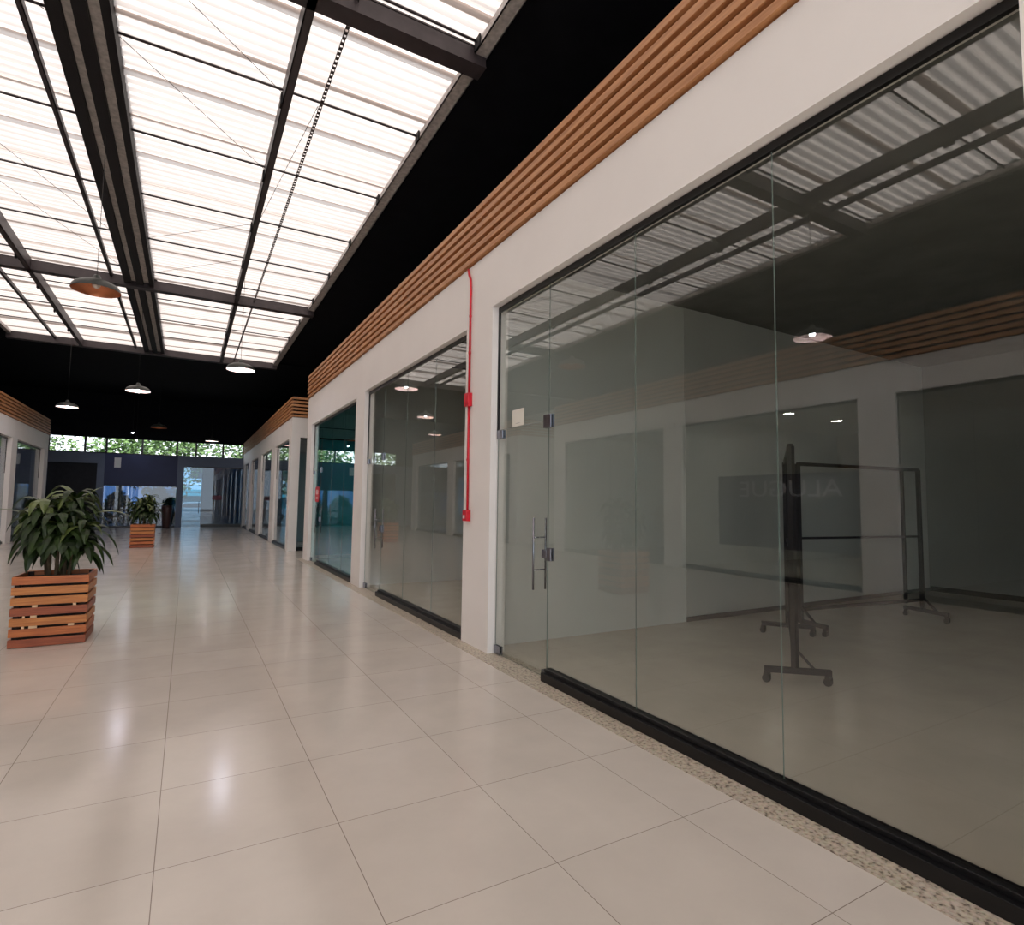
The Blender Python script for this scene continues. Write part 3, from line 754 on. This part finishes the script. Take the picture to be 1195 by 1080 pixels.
tree(1.9, 54.5, 1.3, 6, 'green tree outside behind the parked car')
tree(5.6, 46, 1.1, 5, 'green tree outside the rightmost end wall windows')
def bush(x, y, w, hgt, seed, label):
    rnd = random.Random(seed); r = empty('bush', (x, y, -.06)); tag(r, label, 'bush')
    cr = MB()
    for k in range(1500):
        a = rnd.uniform(0, 2 * PI); u = rnd.uniform(0, 1); q = rnd.uniform(.75, 1.0)
        p = Vector((w * q * math.cos(a) * math.sqrt(1 - u * u), .8 * q * math.sin(a) * math.sqrt(1 - u * u), hgt * q * u + .1))
        ax = Vector((rnd.uniform(-1, 1), rnd.uniform(-1, 1), rnd.uniform(-.6, .6))).normalized(); b2 = ax.cross(Vector((rnd.uniform(-1, 1), rnd.uniform(-1, 1), rnd.uniform(-1, 1)))).normalized()
        l = rnd.uniform(.08, .16); cr.poly([p - ax * l, p - b2 * l * .45, p + ax * l, p + b2 * l * .45])
    cr.build('foliage', M['tree_leaf'], r)
    MB().tube([(0, 0, 0), (0, 0, hgt * .6)], [.06, .03], 6).build('stem', M['bark'], r)
bush(-3.6, 41.5, 1.0, 2.0, 21, 'leafy bush outside the left half of the wide blue glass')
bush(-1.5, 41.5, .95, 2.3, 22, 'leafy bush outside the right half of the wide blue glass')
# pale building with teal band across the street and a parked car
r = empty('street_building', (1.5, 62, -.06)); tag(r, 'pale building with a teal awning seen through the end glass door', 'building')
part(MB().box(-3.5, 8.5, 62, 66, -.06, 6.6), 'wall', M['bld'], r)
part(MB().box(-3.4, 8.4, 60.6, 62, 2.2, 2.5).box(-3.4, 8.4, 60.6, 60.7, 1.9, 2.3), 'awning', M['teal'], r)
part(MB().box(-3.2, -1.2, 61.95, 62, 3.6, 4.6).box(.2, 2.2, 61.95, 62, 3.6, 4.6).box(3.6, 5.6, 61.95, 62, 3.6, 4.6), 'window', M['dark_inside'], r)
part(MB().box(-3.0, 1.5, 61.95, 62, 0, 1.9), 'shutter', M['teal'], r)
# car
def car(x, y, label):
    r = empty('parked_car', (x, y, -.06)); tag(r, label, 'car')
    prof = [(-2.05, .35), (-2.1, .7), (-1.9, .92), (-1.25, 1.0), (-.75, 1.42), (.55, 1.46), (1.25, 1.05), (1.95, .95), (2.1, .65), (2.05, .32)]
    mb = MB(); wv = [.80, .85, .85, .84, .66, .66, .82, .82, .8, .8]
    L = [(px, -wy, pz) for (px, pz), wy in zip(prof, wv)]; R_ = [(px, wy, pz) for (px, pz), wy in zip(prof, wv)]
    mb.poly(L); mb.poly(R_[::-1])
    for i in range(len(prof)):
        j = (i + 1) % len(prof); mb.poly([L[i], L[j], R_[j], R_[i]])
    mb.build('body', M['car_white'], r, bevel=.04)
    g = MB()
    for s2 in (-1, 1): g.poly([(-1.1, s2 * .835, 1.02), (-.70, s2 * .70, 1.36), (.50, s2 * .70, 1.38), (1.08, s2 * .83, 1.06)])
    g.build('side_window', M['dark_inside'], r)
    for px in (-1.3, 1.3):
        for s2 in (-1, 1):
            w_ = MB().tube([(px, s2 * .70, .32), (px, s2 * .88, .32)], .32, 18).build('wheel', M['rubber'], r)
            h_ = MB().tube([(px, s2 * .88, .32), (px, s2 * .89, .32)], .19, 14).build('hubcap', M['chrome'], w_)
    return r
car(.6, 50.5, 'pale parked car outside the end glass door')

# ------------------------------------------------------------------ world and sun
W = bpy.data.worlds.new('overcast_sky'); S.world = W; W.use_nodes = True
nt = W.node_tree; nt.nodes.clear()
o = nt.nodes.new('ShaderNodeOutputWorld'); bg = nt.nodes.new('ShaderNodeBackground')
tc = nt.nodes.new('ShaderNodeTexCoord'); sp = nt.nodes.new('ShaderNodeSeparateXYZ'); nt.links.new(tc.outputs['Generated'], sp.inputs[0])
cr = nt.nodes.new('ShaderNodeValToRGB'); cr.color_ramp.elements[0].position = .0; cr.color_ramp.elements[0].color = (.95, 1.05, 1.15, 1)
cr.color_ramp.elements[1].position = .5; cr.color_ramp.elements[1].color = (.94, .97, 1.0, 1)
nt.links.new(sp.outputs['Z'], cr.inputs['Fac']); nt.links.new(cr.outputs['Color'], bg.inputs['Color'])
bg.inputs['Strength'].default_value = 1.15
nt.links.new(bg.outputs[0], o.inputs['Surface'])
sd = bpy.data.lights.new('sun', 'SUN'); sd.energy = 5.5; sd.angle = math.radians(8); sd.color = (1, .95, .9)
so = bpy.data.objects.new('sun', sd); COL.objects.link(so)
dirv = Vector((.34, .75, -1.0)).normalized()       # light travels toward +Y, down
so.rotation_euler = dirv.to_track_quat('-Z', 'Y').to_euler(); so.location = (0, -20, 30)

# ------------------------------------------------------------------ camera
F, YAW, PIT, ROL, CX, CY = 663.668, .5177, .0712, .0133, 597.5, 540
cy, sy = math.cos(YAW), math.sin(YAW)
fw = Vector((sy * math.cos(PIT), cy * math.cos(PIT), math.sin(PIT)))
rt = Vector((cy, -sy, 0)); up = rt.cross(fw)
r2 = rt * math.cos(ROL) + up * math.sin(ROL); u2 = -rt * math.sin(ROL) + up * math.cos(ROL)
cd = bpy.data.cameras.new('camera'); cam = bpy.data.objects.new('camera', cd); COL.objects.link(cam)
mw = Matrix.Identity(4)
for i in range(3): mw[i][0] = r2[i]; mw[i][1] = u2[i]; mw[i][2] = -fw[i]
mw[0][3], mw[1][3], mw[2][3] = 0, 0, 1.64
cam.matrix_world = mw
cd.sensor_fit = 'HORIZONTAL'; cd.sensor_width = 36; cd.lens = 36 * F / 1195; cd.clip_end = 300; cd.clip_start = .05
S.camera = cam

S.view_settings.view_transform = 'Standard'; S.view_settings.look = 'None'; S.view_settings.gamma = 1.0; S.view_settings.exposure = 1.27
S.view_settings.use_curve_mapping = False
S.cycles.transparent_max_bounces = 32; S.cycles.max_bounces = 14; S.cycles.diffuse_bounces = 8
S.cycles.use_denoising = True
S.cycles.sample_clamp_indirect = 8
